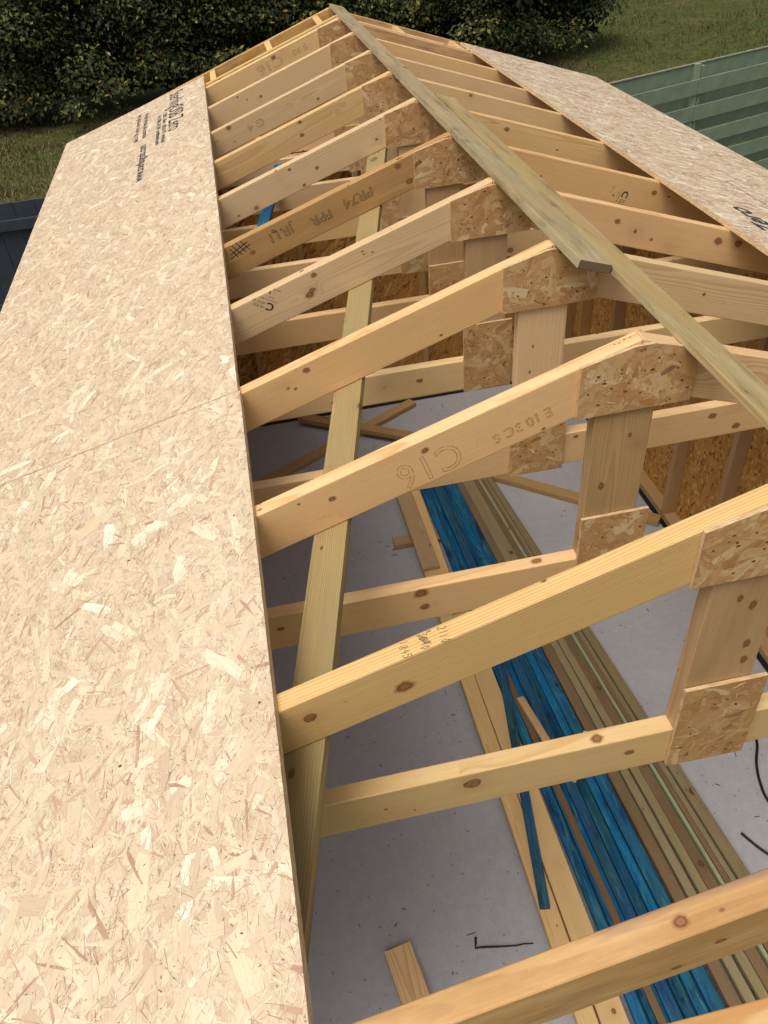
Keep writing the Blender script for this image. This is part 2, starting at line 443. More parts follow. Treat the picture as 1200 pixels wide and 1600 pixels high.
def board(name, poly, z0, z1, classes, seed, mat, fr, parent=None, nails=None, relief=.0009, both=False):
    """a strand board: slab (local x-y polygon, thickness z0..z1) with its loose strands on the top face, one mesh"""
    rng = np.random.default_rng(seed)
    n = len(poly)
    ar = sum(poly[i][0] * poly[(i + 1) % n][1] - poly[(i + 1) % n][0] * poly[i][1] for i in range(n))
    if ar < 0: poly = poly[::-1]
    verts = [(x, y, z0) for x, y in poly] + [(x, y, z1) for x, y in poly]
    faces = [tuple(range(n - 1, -1, -1)), tuple(range(n, 2 * n))]
    mi = [0, 0]
    tone = [.5, .45]
    uvs = [(verts[i][0], verts[i][1]) for i in faces[0]] + [(verts[i][0] * 3, verts[i][1] * .3) for i in faces[1]]
    for i in range(n):
        j = (i + 1) % n
        faces.append((i, j, n + j, n + i)); mi.append(1); tone.append(.5)
        uvs += [(0, 0), (1, 0), (1, .02), (0, .02)]
    fv, fuv, ft = flake_arrays(poly, classes, rng, z1, relief)
    k = len(fv)
    base = len(verts)
    allv = np.concatenate([np.array(verts), fv.reshape(-1, 3)])
    loops = [i for f in faces for i in f]
    nf0 = len(faces)
    starts = list(np.cumsum([0] + [len(f) for f in faces])[:-1])
    tot0 = len(loops)
    nv, nuv, nloops, nmi, nst = [], [], [], [], []
    if nails:
        vb = len(allv)
        add = []
        lc = tot0 + 8 * k
        for (x, y) in nails:
            r = rng.uniform(.0018, .0030)
            a0 = rng.uniform(0, 6)
            kind = rng.random()
            st = 1.0 if kind < .5 else rng.uniform(1.3, 2.2)
            ring = [(x + r * st * math.cos(a0 + t * math.pi / 4) , y + r * math.sin(a0 + t * math.pi / 4), z1 + relief * 1.5) for t in range(8)]
            nloops += list(range(vb + len(add), vb + len(add) + 8)); nst.append(lc); lc += 8
            add += ring
            nmi.append(3 if kind > .35 else 2)
            nuv += [(0, 0)] * 8
        allv = np.concatenate([allv, np.array(add)])
    me = bpy.data.meshes.new(name)
    L = np.concatenate([np.array(loops), base + np.arange(8 * k), np.array(nloops, int)]).astype(np.int32)
    ST = np.concatenate([np.array(starts), tot0 + 8 * np.arange(k), np.array(nst, int)]).astype(np.int32)
    me.vertices.add(len(allv)); me.vertices.foreach_set('co', allv.astype(np.float32).ravel())
    me.loops.add(len(L)); me.loops.foreach_set('vertex_index', L)
    me.polygons.add(len(ST)); me.polygons.foreach_set('loop_start', ST)
    MI = np.concatenate([np.array(mi), np.zeros(k, int), np.array(nmi, int)]).astype(np.int32)
    me.polygons.foreach_set('material_index', MI)
    me.polygons.foreach_set('use_smooth', np.zeros(len(me.polygons), bool))
    me.update(calc_edges=True)
    uvl = me.uv_layers.new(name='flake')
    UV = np.concatenate([np.array(uvs, float), fuv.reshape(-1, 2), np.array(nuv, float).reshape(-1, 2)]).astype(np.float32)
    uvl.data.foreach_set('uv', UV.ravel())
    at = me.attributes.new('tone', 'FLOAT', 'FACE')
    at.data.foreach_set('value', np.concatenate([np.array(tone), ft, np.zeros(len(nst))]).astype(np.float32))
    return link(name, me, [mat, M['edge'], M['nail'], M['hole']], fr, parent)

def text_mesh(s, size, sx=1.0, dots=0.0, spacing=1.0, bold=0.0):
    cu = bpy.data.curves.new('lettering', 'FONT')
    cu.body = s; cu.size = size; cu.space_character = spacing; cu.offset = bold
    cu.resolution_u = 3
    o = bpy.data.objects.new('lettering', cu)
    C.objects.link(o)
    dg = bpy.context.evaluated_depsgraph_get()
    me = bpy.data.meshes.new_from_object(o.evaluated_get(dg))
    bpy.data.objects.remove(o)
    bpy.data.curves.remove(cu)
    if dots:
        bm = bmesh.new(); bm.from_mesh(me)
        out = bmesh.new()
        acc = 0.0
        for e in bm.edges:
            if len(e.link_faces) != 1: continue
            a, b = e.verts[0].co, e.verts[1].co
            d = (b - a).length
            t = acc
            while t < d:
                p = a.lerp(b, t / d) if d > 0 else a
                out.faces.new([out.verts.new((p.x + dots * .36 * math.cos(q * 1.0472), p.y + dots * .36 * math.sin(q * 1.0472), 0)) for q in range(6)])
                t += dots
            acc = t - d
        bm.free()
        out.to_mesh(me); out.free()
    xs = [v.co.x for v in me.vertices]
    x0, x1 = min(xs), max(xs)
    for v in me.vertices:
        v.co.x = (v.co.x - x0) * sx
    me.name = 'lettering'
    me.materials.clear()
    return me, (x1 - x0) * sx

def stroke_mesh(lines, wdt):
    bm = bmesh.new()
    for ln in lines:
        for (a, b) in zip(ln[:-1], ln[1:]):
            a, b = Vector((*a, 0)), Vector((*b, 0))
            d = (b - a)
            if d.length < 1e-6: continue
            nrm = Vector((-d.y, d.x, 0)).normalized() * wdt / 2
            e = d.normalized() * wdt * .3
            bm.faces.new([bm.verts.new(q) for q in (a - nrm - e, b - nrm + e, b + nrm + e, a + nrm - e)])
    me = bpy.data.meshes.new('handwriting')
    bm.to_mesh(me); bm.free()
    return me

# ------------------------------------------------------------------ dimensions recovered from the photograph (metres, apex line = origin)
PITCH = 0.31876
cs, sn, tn = math.cos(PITCH), math.sin(PITCH), math.tan(PITCH)
T, D = .0445, .135
ZC, DC = -.698, .135
FLOOR, GROUND = -3.12, -3.30
LX, LZ = Vector((cs, 0, sn)), Vector((-sn, 0, cs))            # left slope: x up the slope
RX, RZ = Vector((cs, 0, -sn)), Vector((sn, 0, cs))            # right slope: x down the slope
YV = Vector((0, 1, 0))
TY = [0.0, .600, 1.198, 1.797, 2.394, 2.992, 3.606, 4.203, 4.792, 5.405, 6.000]
TMAT = ['orange', 'pine', 'pine', 'pine', 'pale', 'brown', 'pale', 'pale', 'pale', 'pale', 'pale']
TRM = ['pale', 'pine', 'pine', 'pine', 'pine', 'pine', 'pine', 'pale', 'pine', 'pine', 'orange']

# ------------------------------------------------------------------ setting
bm = bmesh.new()
bmesh.ops.create_grid(bm, x_segments=60, y_segments=60, size=1)
for v_ in bm.verts:
    v_.co.x = math.copysign(abs(v_.co.x) ** 2 * 250, v_.co.x); v_.co.y = math.copysign(abs(v_.co.y) ** 2 * 250, v_.co.y)
    r_ = math.hypot(v_.co.x, v_.co.y)
    v_.co.z = 0 if r_ < 9 else .12 * math.sin(v_.co.x * .31) * math.cos(v_.co.y * .23)
tag(link('ground', done(bm, 'ground'), M['grass'], Matrix.Translation((0, 0, GROUND))), kind='structure')
tag(prism('concrete_floor', [(-1.93, GROUND - .2), (1.93, GROUND - .2), (1.93, FLOOR), (-1.93, FLOOR)], -.15, 6.05, M['concrete'],
          frame((1, 0, 0), (0, 1, 0), (0, 0, 1), (0, 0, 0)), None, .004), kind='structure')

# ------------------------------------------------------------------ walls
XI, XO = 1.79, 1.885
ZP = -.836
def wall(name, label, side):
    t = thing('framed_wall', label, 'wall', (side * XO, 3, FLOOR), 'timber framed walls of the building')
    xm = side * (XI + XO) / 2
    wd = XO - XI
    beam('sole_plate', (xm, -.1, FLOOR + .0235), (xm, 5.995, FLOOR + .0235), wd, .045, M['stud'], t)
    for i, z in enumerate((ZP - .0225, ZP - .069)):
        beam('top_plate', (xm, -.1, z), (xm, 5.995, z), wd, .045, M['stud'], t)
    for k in range(11):
        y = .1 + .6 * k + .0225 + .002
        y = min(y, 5.86)
        beam('stud', (xm, y, FLOOR + .047), (xm, y, ZP - .093), wd, .045, M['stud'], t, up=(0, 1, 0), bevel=.002, seg=1)
    fr = frame((1, 0, 0), (0, 1, 0), (0, 0, 1), (side * (XO + .006), 0, 0))
    link('sheathing_board', done(prism_bm([(-.0045, GROUND + .06), (.0045, GROUND + .06), (.0045, ZP), (-.0045, ZP)], -.1, 6.06, .001, 1), 'sheathing'), M['wallboard'], fr, t)
    beam('damp_strip', (side * (XI - .022), -.1, FLOOR + .004), (side * (XI - .022), 5.87, FLOOR + .004), .036, .004, M['dpc'], t, bevel=0)
    return t
wall('framed_wall', 'long stud wall under the right eaves, strand board on its outer face', 1)
wall('framed_wall', 'long stud wall under the left eaves, hidden below the big roof sheets', -1)
t = thing('framed_wall', 'far end stud wall between the two long walls, dark strand board behind its studs', 'wall', (0, 5.95, FLOOR), 'timber framed walls of the building')
beam('sole_plate', (-XI + .002, 5.947, FLOOR + .0235), (XI - .002, 5.947, FLOOR + .0235), .094, .045, M['stud'], t)
for z in (ZP - .0225, ZP - .069):
    beam('top_plate', (-XI + .002, 5.947, z), (XI - .002, 5.947, z), .094, .045, M['stud'], t)
for k in range(7):
    x = -1.5 + .5 * k
    beam('stud', (x, 5.947, FLOOR + .047), (x, 5.947, ZP - .093), .045, .094, M['stud'], t, up=(0, 1, 0), bevel=.002, seg=1)
beam('damp_strip', (-XI + .05, 5.88, FLOOR + .004), (XI - .05, 5.88, FLOOR + .004), .036, .004, M['dpc'], t, bevel=0)
fr = frame((1, 0, 0), (0, 1, 0), (0, 0, 1), (0, 6.052, 0))
prism('sheathing_board', [(-XO, GROUND + .06), (XO, GROUND + .06), (XO, -.76), (0, -.15), (-XO, -.76)], 0, .009, M['wallboard'], fr, t, .001, 1)

# ------------------------------------------------------------------ roof trusses
PLATE_CLS = [(2600, .025, .07, .006, .02, .2, .9, .25, .72, 0, .5), (900, .05, .12, .010, .030, .2, .9, .2, .95, .3, .9),
             (4200, .010, .035, .001, .0028, .4, 1.1, .25, 1.0, .3, 1), (50, .03, .08, .005, .018, .4, .9, 0, .14, .5, 1)]
PLATE_FAR = [(2600, .025, .07, .006, .02, .2, .9, .25, .75, 0, .5), (900, .05, .12, .012, .032, .2, .9, .2, .95, .3, .9)]

def gusset(t, k, y, lower):
    rng = random.Random(100 + k * 2 + lower)
    jx, jz = rng.uniform(-.006, .006), rng.uniform(-.004, .004)
    if lower:
        x0, x1, z0, z1 = -.110 + jx, .088 + jx, -.838 + jz, -.538 + jz
        poly = [(x0, z0), (x1, z0), (x1, z1), (x0, z1)]
        if k in (1,):
            poly = [(-.101, -.838), (.100, -.845), (.094, -.541), (-.104, -.539)]
        nails = [(rng.uniform(x0 + .012, x1 - .012), rng.uniform(z0 + .012, z1 - .015)) for _ in range(14)]
        nm = 'splice_plate'
    else:
        x0, x1 = -.156 + jx * .5, .144 + jx * .5
        h = lambda x: -abs(x) * tn + .004
        cut = .028
        poly = [(x0, -.196 + jz), (x1, -.194 + jz), (x1, h(x1)), (cut, -.011), (-.022, -.012), (x0, h(x0))]
        nails = []
        while len(nails) < 22:
            px, pz = rng.uniform(x0 + .012, x1 - .012), rng.uniform(-.185, -.02)
            if pz < h(px) - .02: nails.append((px, pz))
        nm = 'gusset_plate'
    # local x = world x, local y = world z, local z towards the camera side
    fr = frame((1, 0, 0), (0, 0, 1), (0, -1, 0), (0, y - .001, 0))
    return board(nm, poly, 0, .010, PLATE_CLS if k < 6 else PLATE_FAR, 500 + 2 * k + lower, M['plate'], fr, t, nails, .0008)

LABELS = {
 0: 'nearest roof truss, its orange knotty rafter crossing the bottom right corner of the frame',
 1: 'roof truss with pencilled figures on top of its thick yellow left rafter',
 2: 'roof truss stamped C16 on its yellow left rafter, apex left bare beside the ridge board',
 3: 'roof truss whose apex sits just left of the sawn end of the upper ridge board',
 4: 'roof truss with a small C stamp low on its pale left rafter',
 5: 'roof truss with the brown left rafter stamped PR74 FPR JR11',
 6: 'pale roof truss directly behind the brown stamped rafter',
 7: 'roof truss second behind the brown stamped one, a split along its top edge',
 8: 'roof truss with a black knot on its left rafter beside the sheet edge',
 9: 'roof truss last but one before the far gable, small brown drips down its left rafter',
 10: 'farthest roof truss on the far end wall, faint upside down C16 on its rafter'}
TR = []
for k, y in enumerate(TY):
    t = thing('roof_truss', LABELS[k], 'roof truss', (0, y, ZP), 'roof trusses along the building')
    TR.append(t)
    ml, mr_ = M[TMAT[k]], M[TRM[k]]
    Lr = 2.21
    g_ = .0006
    dj = rnd.uniform(-.002, .002)
    eave = [(-Lr, 0), (-Lr + D * tn * 0, -.03), (-Lr + .11, -D)]
    lr = prism('rafter', [(-g_, 0), (-g_ - D * tn, -D), (-Lr + .11, -D), (-Lr, -.035), (-Lr, 0)], 0, T, ml, frame(LX, YV, LZ, (0, y, 0)), t, .0045, 3)
    rr = prism('rafter', [(g_, 0), (Lr, 0), (Lr, -.035), (Lr - .11, -D), (g_ + D * tn, -D)], 0, T, mr_, frame(RX, YV, RZ, (0, y, 0)), t, .0045, 3)
    if k == 0: tag(lr, 'orange left rafter with a ringed knot and grey stains')
    if k == 5: tag(lr, 'brown left rafter with dotted black lettering')
    xa, xb = 1.685 - .006, 2.09 - .006
    prism('tie_beam', [(-xb, ZC - DC), (xb, ZC - DC), (xa, ZC), (-xa, ZC)], .0005, T - .0005, M['pale' if k else 'pine'],
          frame((1, 0, 0), (0, 1, 0), (0, 0, 1), (0, y, 0)), t, .004, 3)
    # king post: local x runs up the post
    kx = -.018 + rnd.uniform(-.005, .005)
    hw = .079
    px0, px1 = kx - hw, kx + hw
    fr = frame((0, 0, 1), (0, 1, 0), (-1, 0, 0), (kx, y, 0))
    ztop = lambda x: -D / cs - abs(x) * tn - .002
    poly = [(ZC + .001, hw), (ztop(px0), hw), (ztop(0), kx), (ztop(px1), -hw), (ZC + .001, -hw)]
    prism('king_post', poly, .0012, T - .0012, M['brownish'] if k % 3 else M['pale'], fr, t, .003, 2)
    gusset(t, k, y, 0)
    gusset(t, k, y, 1)

def stamp(parent, s, size, fr, mat, dots=0.0, sx=1.0, name='printed_stamp', bold=0.0, spacing=1.0, center=True):
    me, wd = text_mesh(s, size, sx, dots, spacing, bold)
    if center:
        for v_ in me.vertices: v_.co.x -= wd / 2
    return link(name, me, mat, fr, parent)

def on_left_face(y, a, o, flip=True, turn=0.0):
    """lettering frame on the near face of a left rafter at distance a below the apex, o below its top edge"""
    s = -1 if flip else 1
    X = LX * s; Z = LZ * s
    if turn:
        X, Z = X * math.cos(turn) + Z * math.sin(turn), Z * math.cos(turn) - X * math.sin(turn)
    P = LX * (-a) + LZ * o + Vector((0, y - .0004, 0))
    return frame(X, Z, Vector((0, -1, 0)), P)

def part(t, nm, i=0):
    return [c for c in t.children if c.name.split('.')[0] == nm][i]

def rafters(t):
    return [c for c in t.children if c.name.split('.')[0] == 'rafter']
def left(k): return rafters(TR[k])[0]
def right(k): return rafters(TR[k])[1]
WORLD_T = Matrix.Identity(4)
# C16 etc on the third truss
stamp(left(2), 'C16', .112, on_left_face(1.198, .585, -.046), M['inkfaint'], .0040, .85, spacing=1.12)
stamp(left(2), 'E 10 3C S', .042, on_left_face(1.198, .335, -.074, turn=.06), M['inkfaint'], .0034, .95)
stamp(left(5), 'PR74', .056, on_left_face(2.992, .44, -.046), M['ink'], .0052, 1.15)
stamp(left(5), 'FPR', .056, on_left_face(2.992, .615, -.052), M['ink'], .0052, 1.1)
stamp(left(5), 'JR11', .056, on_left_face(2.992, .79, -.036), M['ink'], .0052, 1.15)
me = stroke_mesh([[(-.05, -.02), (.05, .0)], [(-.045, -.035), (.045, -.015)], [(-.04, .0), (-.02, -.05)], [(-.02, .0), (0, -.05)], [(0, .005), (.02, -.045)], [(.02, .005), (.035, -.04)]], .004)
link('printed_stamp', me, M['ink'], on_left_face(2.992, .985, -.055), left(5))
stamp(left(10), 'C16', .085, on_left_face(6.0, .565, -.035), M['inkfaint'], .005, 1.4)
stamp(left(10), 'S 30', .05, on_left_face(6.0, .33, -.045), M['inkfaint'], .004, 1.3)
stamp(left(8), 'G 4', .06, on_left_face(4.792, .78, -.05), M['inkfaint'], .005, 1.2)
def grade(parent, fr):
    me1, w1 = text_mesh('C', .042, 1.0, 0, 1, .0012)
    bmx = bmesh.new(); bmx.from_mesh(me1)
    for i, (tx, sz, ox, oy) in enumerate((('16 KD', .016, .036, .018), ('00742  GB', .011, .036, .004), ('dry graded EN 14081', .007, -.002, -.012), ('spruce', .008, .012, -.024), ('8', .018, .03, -.045), ('2204  M2', .008, -.002, -.058))):
        m2, _ = text_mesh(tx, sz)
        b0 = len(bmx.verts)
        bmx.from_mesh(m2)
        bmx.verts.ensure_lookup_table()
        for v_ in bmx.verts[b0:]:
            v_.co.x += ox; v_.co.y += oy
    me1.clear_geometry(); bmx.to_mesh(me1); bmx.free()
    link('grade_stamp', me1, M['ink'], fr, parent)
grade(left(4), on_left_face(2.394, .888, -.058, turn=-.85 + math.pi / 2 * 0))
def on_right_face(y, a, o, turn=0.0):
    X, Z = -RX, -RZ
    X, Z = X * math.cos(turn) + Z * math.sin(turn), Z * math.cos(turn) - X * math.sin(turn)
    P = RX * a + RZ * o + Vector((0, y - .0004, 0))
    return frame(X, Z, Vector((0, -1, 0)), P)
grade(right(5), on_right_face(2.992, .86, -.065, turn=1.45))

# the knots, staples and nail dents one can make out, as inlays in the timber's own mesh
g = NT('knot')
kr = g.n('Attribute', attribute_name='kr').outputs['Fac']
tc = g.n('TexCoord').outputs['Object']
nz = g.noise(tc, 220, 3, .7)
k2 = g.math('ADD', kr, g.math('MULTIPLY_ADD', nz, .3, -.15))
col = g.ramp(g.math('DIVIDE', k2, 2.0), [(0, lin((130, 84, 52))), (.12, lin((172, 116, 74))), (.30, lin((160, 104, 66))), (.44, lin((126, 78, 46))), (.50, lin((100, 62, 40))), (.57, lin((172, 124, 78))), (1, lin((206, 164, 110)))])
g.t.links.new(g.mr(k2, 0.9, 1.75, .72, 0), g.bsdf.inputs['Alpha'])
M['knot'] = g.out(col, .6, None, **{'Specular IOR Level': .25})
def add_knots(o, items):
    """items: (u, v, radius, 'f' near face or 't' top edge, stretch along the grain, y of the near face)"""
    me = o.data
    bm = bmesh.new(); bm.from_mesh(me)
    lay = bm.verts.layers.float.get('kr') or bm.verts.layers.float.new('kr')
    mi = me.materials.find('knot')
    if mi < 0:
        mi = len(me.materials); me.materials.append(M['knot'])
    for (u, v, rad, face, stx, ny) in items:
        jit = [1 + rnd.uniform(-.14, .14) for _ in range(14)]
        def pt(rr, q):
            a = q * math.tau / 14
            x, y = rad * .66 * rr * jit[q] * math.cos(a) * stx, rad * .66 * rr * jit[q] * math.sin(a)
            return (u + x, ny - .0003, v + y) if face == 'f' else (u + x, v + y, ny + .0003)
        c0 = bm.verts.new((u, ny - .0003, v) if face == 'f' else (u, v, ny + .0003)); c0[lay] = 0
        prev = None
        for rr in (.4, .8, 1.05, 1.8):
            cur = [bm.verts.new(pt(rr, q)) for q in range(14)]
            for v_ in cur: v_[lay] = rr
            for q in range(14):
                j = (q + 1) % 14
                f = bm.faces.new((c0, cur[q], cur[j]) if prev is None else (prev[q], cur[q], cur[j], prev[j]))
                f.material_index = mi
            prev = cur
    bm.to_mesh(me); bm.free()
KL = {0: [(.462, -.059, .008), (.53, -.10, .007)], 1: [(.794, -.080, .017)], 2: [(.579, -.032, .0085), (.842, -.049, .009), (.922, -.021, .004)], 3: [(.822, -.024, .010), (.90, -.054, .005), (.88, -.066, .005), (.403, -.115, .005)],
      4: [(.711, -.021, .010), (.756, -.081, .014), (.517, -.022, .004), (.484, -.041, .004)], 5: [(.821, -.032, .009), (.217, -.098, .014), (.941, -.073, .010), (.24, -.02, .012)],
      6: [(.671, -.024, .007), (.549, -.074, .009), (.638, -.12, .008), (.991, -.109, .006)], 7: [(.534, -.014, .010), (.552, -.077, .011)], 8: [(.934, -.016, .014), (.381, -.099, .008)], 9: [(.70, -.08, .009), (.839, -.02, .006)], 10: [(.522, -.028, .015)]}
for k, l in KL.items(): add_knots(left(k), [(-a, o_, r_, 'f', 1.35, 0.0) for a, o_, r_ in l])
for k, l in {0: [(.501, .020, .010)], 2: [(.021, .027, .0025), (.036, .029, .003), (.050, .025, .0025), (.061, .028, .0025)], 4: [(.746, .030, .008)], 5: [(.222, .014, .012)]}.items():
    add_knots(left(k), [(-a, y_, r_, 't', 1.3, 0.0) for a, y_, r_ in l])
for k, l in {3: [(.571, -.067, .006)], 4: [(.53, -.05, .011), (.985, -.048, .016), (.70, -.09, .006)], 5: [(1.008, -.048, .012), (.45, -.08, .005)], 6: [(.484, -.036, .012)]}.items():
    add_knots(right(k), [(a, o_, r_, 'f', 1.3, 0.0) for a, o_, r_ in l])
for k, l in {1: [(-.202, -.757, .011), (-.607, -.735, .004), (-.798, -.769, .004), (-.73, -.80, .003)], 2: [(-.571, -.716, .018), (-.562, -.775, .013), (-.985, -.749, .009)], 3: [(-.374, -.741, .009), (.654, -.736, .014), (.761, -.800, .014), (.133, -.718, .008)],
             4: [(-.297, -.756, .011), (-.662, -.79, .006)]}.items():
    add_knots(part(TR[k], 'tie_beam'), [(x_, z_, r_, 'f', 1.35, .0005) for x_, z_, r_ in l])
add_knots(part(TR[1], 'tie_beam'), [(-.282, .02, .013, 't', 1.4, ZC)])
add_knots(part(TR[2], 'tie_beam'), [(-.217, .022, .012, 't', 1.6, ZC)])
for k, l in {1: [(-.029, -.267, .008), (.006, -.296, .010), (.023, -.422, .010), (.029, -.478, .010)], 2: [(.006, -.279, .006), (-.055, -.436, .010)]}.items():
    add_knots(part(TR[k], 'king_post'), [(z_, -.018 - x_, r_, 'f', 1.5, .0012) for x_, z_, r_ in l])

# pencilled sizes on the top edge of the second truss
DG = {'2': [[(0, .8), (.25, 1), (.5, .8), (.4, .5), (0, 0), (.55, .05)]], '1': [[(.2, 1), (.2, 0)]],
      '0': [[(.25, 1), (0, .5), (.2, 0), (.5, .4), (.25, 1)]], 'x': [[(0, .7), (.5, .1)], [(.5, .75), (0, .1)]],
      '8': [[(.25, .5), (0, .75), (.25, 1), (.5, .75), (.25, .5), (0, .2), (.25, 0), (.5, .25), (.25, .5)]],
      '4': [[(.35, 1), (0, .4), (.55, .4)], [(.4, .7), (.38, 0)]], '5': [[(.55, 1), (.1, 1), (.05, .6), (.4, .6), (.5, .25), (.3, 0), (0, .1)]],
      '3': [[(0, 1), (.5, .9), (.2, .55), (.5, .3), (.2, 0), (0, .1)]], ' ': []}
def hand(s, h):
    ls = []
    x = 0
    for c in s:
        jx, jy = rnd.uniform(-.06, .06) * h, rnd.uniform(-.12, .12) * h
        for ln in DG[c]:
            ls.append([(x + (px + py * .2) * h * .75 + jx, py * h + jy) for px, py in ln])
        x += h * .62
    return ls
lines = []
for s, a, y, h in (('2110', .685, .636, .017), ('x', .706, .640, .012), ('3040', .725, .640, .017), ('1845', .765, .640, .017)):
    for ln in hand(s, h):
        lines.append([(q[1] - a, -q[0] + y - .6) for q in ln])     # reads towards the eye, tops of the letters up the slope
scr = [[(-.728 + .004 * i, .041 - .003 * i), (-.716 + .003 * i, .012 - .001 * i)] for i in range(5)]
link('handwriting', stroke_mesh(lines + scr, .0012), M['pencil'], frame(LX, YV, LZ, Vector((0, .6, 0)) + LZ * .0004), left(1))

# ------------------------------------------------------------------ gable ladder beyond the last truss
t = thing('gable_ladder', 'orange timber ladder frame overhanging the far gable, short noggins between its rails', 'roof frame', (0, 6.3, ZP))
for yy, mm in ((6.105, 'pine'), (6.468, 'orange')):
    prism('rail', [(-.001, 0), (-.001 - .1 * tn, -.1), (-2.2, -.1), (-2.2, 0)], 0, T, M[mm], frame(LX, YV, LZ, (0, yy, 0)), t)
    prism('rail', [(.001, 0), (2.2, 0), (2.2, -.1), (.001 + .1 * tn, -.1)], 0, T, M[mm], frame(RX, YV, RZ, (0, yy, 0)), t)
for a in (.12, .52, .98, 1.4, 1.8):
    for X, Z, s in ((LX, LZ, -1), (RX, RZ, 1)):
        p = X * (s * a) + Z * (-.05)
        beam('noggin', p + Vector((0, 6.151, 0)), p + Vector((0, 6.467, 0)), .045, .094, M['pine'], t, up=Z, bevel=.002, seg=1)

# ------------------------------------------------------------------ roof sheets
def sheet_classes(f=1.0, ang=math.pi / 2):
    return [(2600 * f, .03, .085, .006, .020, ang, .6, .32, .76, 0, .4),
            (8500 * f, .012, .055, .0008, .0026, ang, .7, .22, 1.0, .2, .7),
            (560 * f, .05, .12, .009, .022, ang, .55, .26, .95, .3, .8),
            (140 * f, .08, .18, .016, .040, ang, .8, .26, 1.0, .4, .9),
            (5200 * f, .006, .028, .0006, .0018, ang, .9, .10, 1.0, .4, 1),
            (170 * f, .03, .10, .003, .010, ang, .8, .07, .22, .5, 1),
            (2000 * f, .015, .05, .0005, .0012, ang, .7, .02, .14, .5, 1),
            (1600 * f, .003, .010, .0007, .0022, ang, 1.2, .0, .08, .6, 1)]
def sheet_nails(y0, y1, sd_):
    q = random.Random(sd_)
    return [(-a + q.uniform(-.012, .012), y + .022 + q.uniform(-.008, .008)) for y in TY for a in (1.07, 1.38, 1.72, 2.05) if y0 < y < y1]
FL = frame(LX, YV, LZ, LZ * .0015)
FRR = frame(RX, YV, RZ, RZ * .0015)
near = board('roof_sheet', [(-1.030, -.14), (-1.030, 1.786), (-2.235, 1.944), (-2.235, -.14)], 0, .017, sheet_classes(1.0), 11, M['sheet'], FL, None, sheet_nails(-.1, 1.75, 5))
tag(near, 'near strand board sheet on the left slope, big coarse flakes filling the lower left', 'roof sheet', 'strand board roof sheets')
far = board('roof_sheet', [(-1.036, 1.790), (-1.044, 6.325), (-2.235, 6.485), (-2.235, 1.948)], 0, .017, sheet_classes(.8), 12, M['sheet'], FL, None, sheet_nails(1.85, 6.2, 6))
tag(far, 'far strand board sheet on the left slope, black lettering near its far end', 'roof sheet', 'strand board roof sheets')
rs_ = board('roof_sheet', [(1.012, .7), (1.012, 6.33), (2.225, 6.40), (2.225, .7)], 0, .017, sheet_classes(.75, 0.0) + [(420, .06, .16, .012, .03, 0, .35, .1, 1.0, .5, .95), (160, .05, .14, .006, .014, 0, .3, .04, .22, .6, 1)], 13, M['sheet'], FRR)
tag(rs_, 'strand board sheet on the right slope, tapering away towards the green fence', 'roof sheet', 'strand board roof sheets')
ZT = .0015 + .017 + .0012
def on_left_sheet(a, y, toward=True):
    P = LX * (-a) + LZ * ZT + Vector((0, y, 0))
    if toward: return frame(-YV, LX, LZ, P)          # reads towards the eye
    return frame(YV, -LX, LZ, P)
stamp(far, 'SterlingOSB Zero', .16, on_left_sheet(1.325, 6.27), M['ink'], 0, .90, 'printed_lettering', .001, center=False)
stamp(far, 'OSB/3  18mm  2397x1197  structural', .042, on_left_sheet(1.372, 5.80), M['ink'], 0, 1.15, 'printed_lettering', .0012, center=False)
stamp(far, 'EN 13986  EN 300  conditioned panel', .042, on_left_sheet(1.415, 5.80), M['ink'], 0, 1.1, 'printed_lettering', .0012, center=False)
stamp(far, 'www.sterlingosb.com', .085, on_left_sheet(1.485, 4.50, False), M['ink'], 0, 1.0, 'printed_lettering', .002, center=False)
stamp(far, 'nail at 150 centres  stagger all joints', .05, on_left_sheet(1.56, 5.42, False), M['ink'], 0, 1.0, 'printed_lettering', .001, center=False)
stamp(far, 'expansion gap 3mm this side up', .05, on_left_sheet(1.50, 5.42, False), M['ink'], 0, 1.0, 'printed_lettering', .001, center=False)
def on_right_sheet(a, y):
    return frame(YV, -RX, RZ, RX * a + RZ * ZT + Vector((0, y, 0)))
me, wd = text_mesh('SterlingOSB Zero', .17, .90, 0, 1, .004)
link('printed_lettering', me, M['ink'], on_right_sheet(1.30, 2.74 - wd), rs_)
me = stroke_mesh([[(3.26 - i * .09, .0), (3.26 - i * .09 - .075, .0)] for i in range(14)], .006)
link('printed_line', me, M['ink'], frame(YV, -RX, RZ, RX * 1.535 + RZ * ZT), rs_)

# ------------------------------------------------------------------ ridge boards and the diagonal brace
def rplane(a, y, o): return RX * a + RZ * o + Vector((0, y, 0))
def lplane(a, y, o): return LX * (-a) + LZ * o + Vector((0, y, 0))
o = beam('ridge_board', rplane(.059, 6.52, .0135), rplane(.052, 1.617, .0135), .102, .026, M['ridge'], up=RZ, bevel=.002)
o.data.materials.append(M['brownbat'])
for q in o.data.polygons:
    if q.normal.x > .9: q.material_index = 1                 # sawn end set in a darker brown
tag(o, 'weathered ridge board running from a dark sawn end back to the far gable', 'board', 'loose boards along the ridge')
o = beam('ridge_board', rplane(.187, 3.76, .0105), rplane(.137, -.5, .0105), .104, .019, M['ridge'], up=RZ, bevel=.002)
tag(o, 'weathered ridge board running out of the right side of the photo', 'board', 'loose boards along the ridge')
o = beam('diagonal_brace', lplane(.20, 3.83, -D - .0125), lplane(1.335, -.52, -D - .0125), .094, .023, M['treated'], up=LZ, bevel=.002)
tag(o, 'long greenish board fixed diagonally under the left rafters', 'brace')

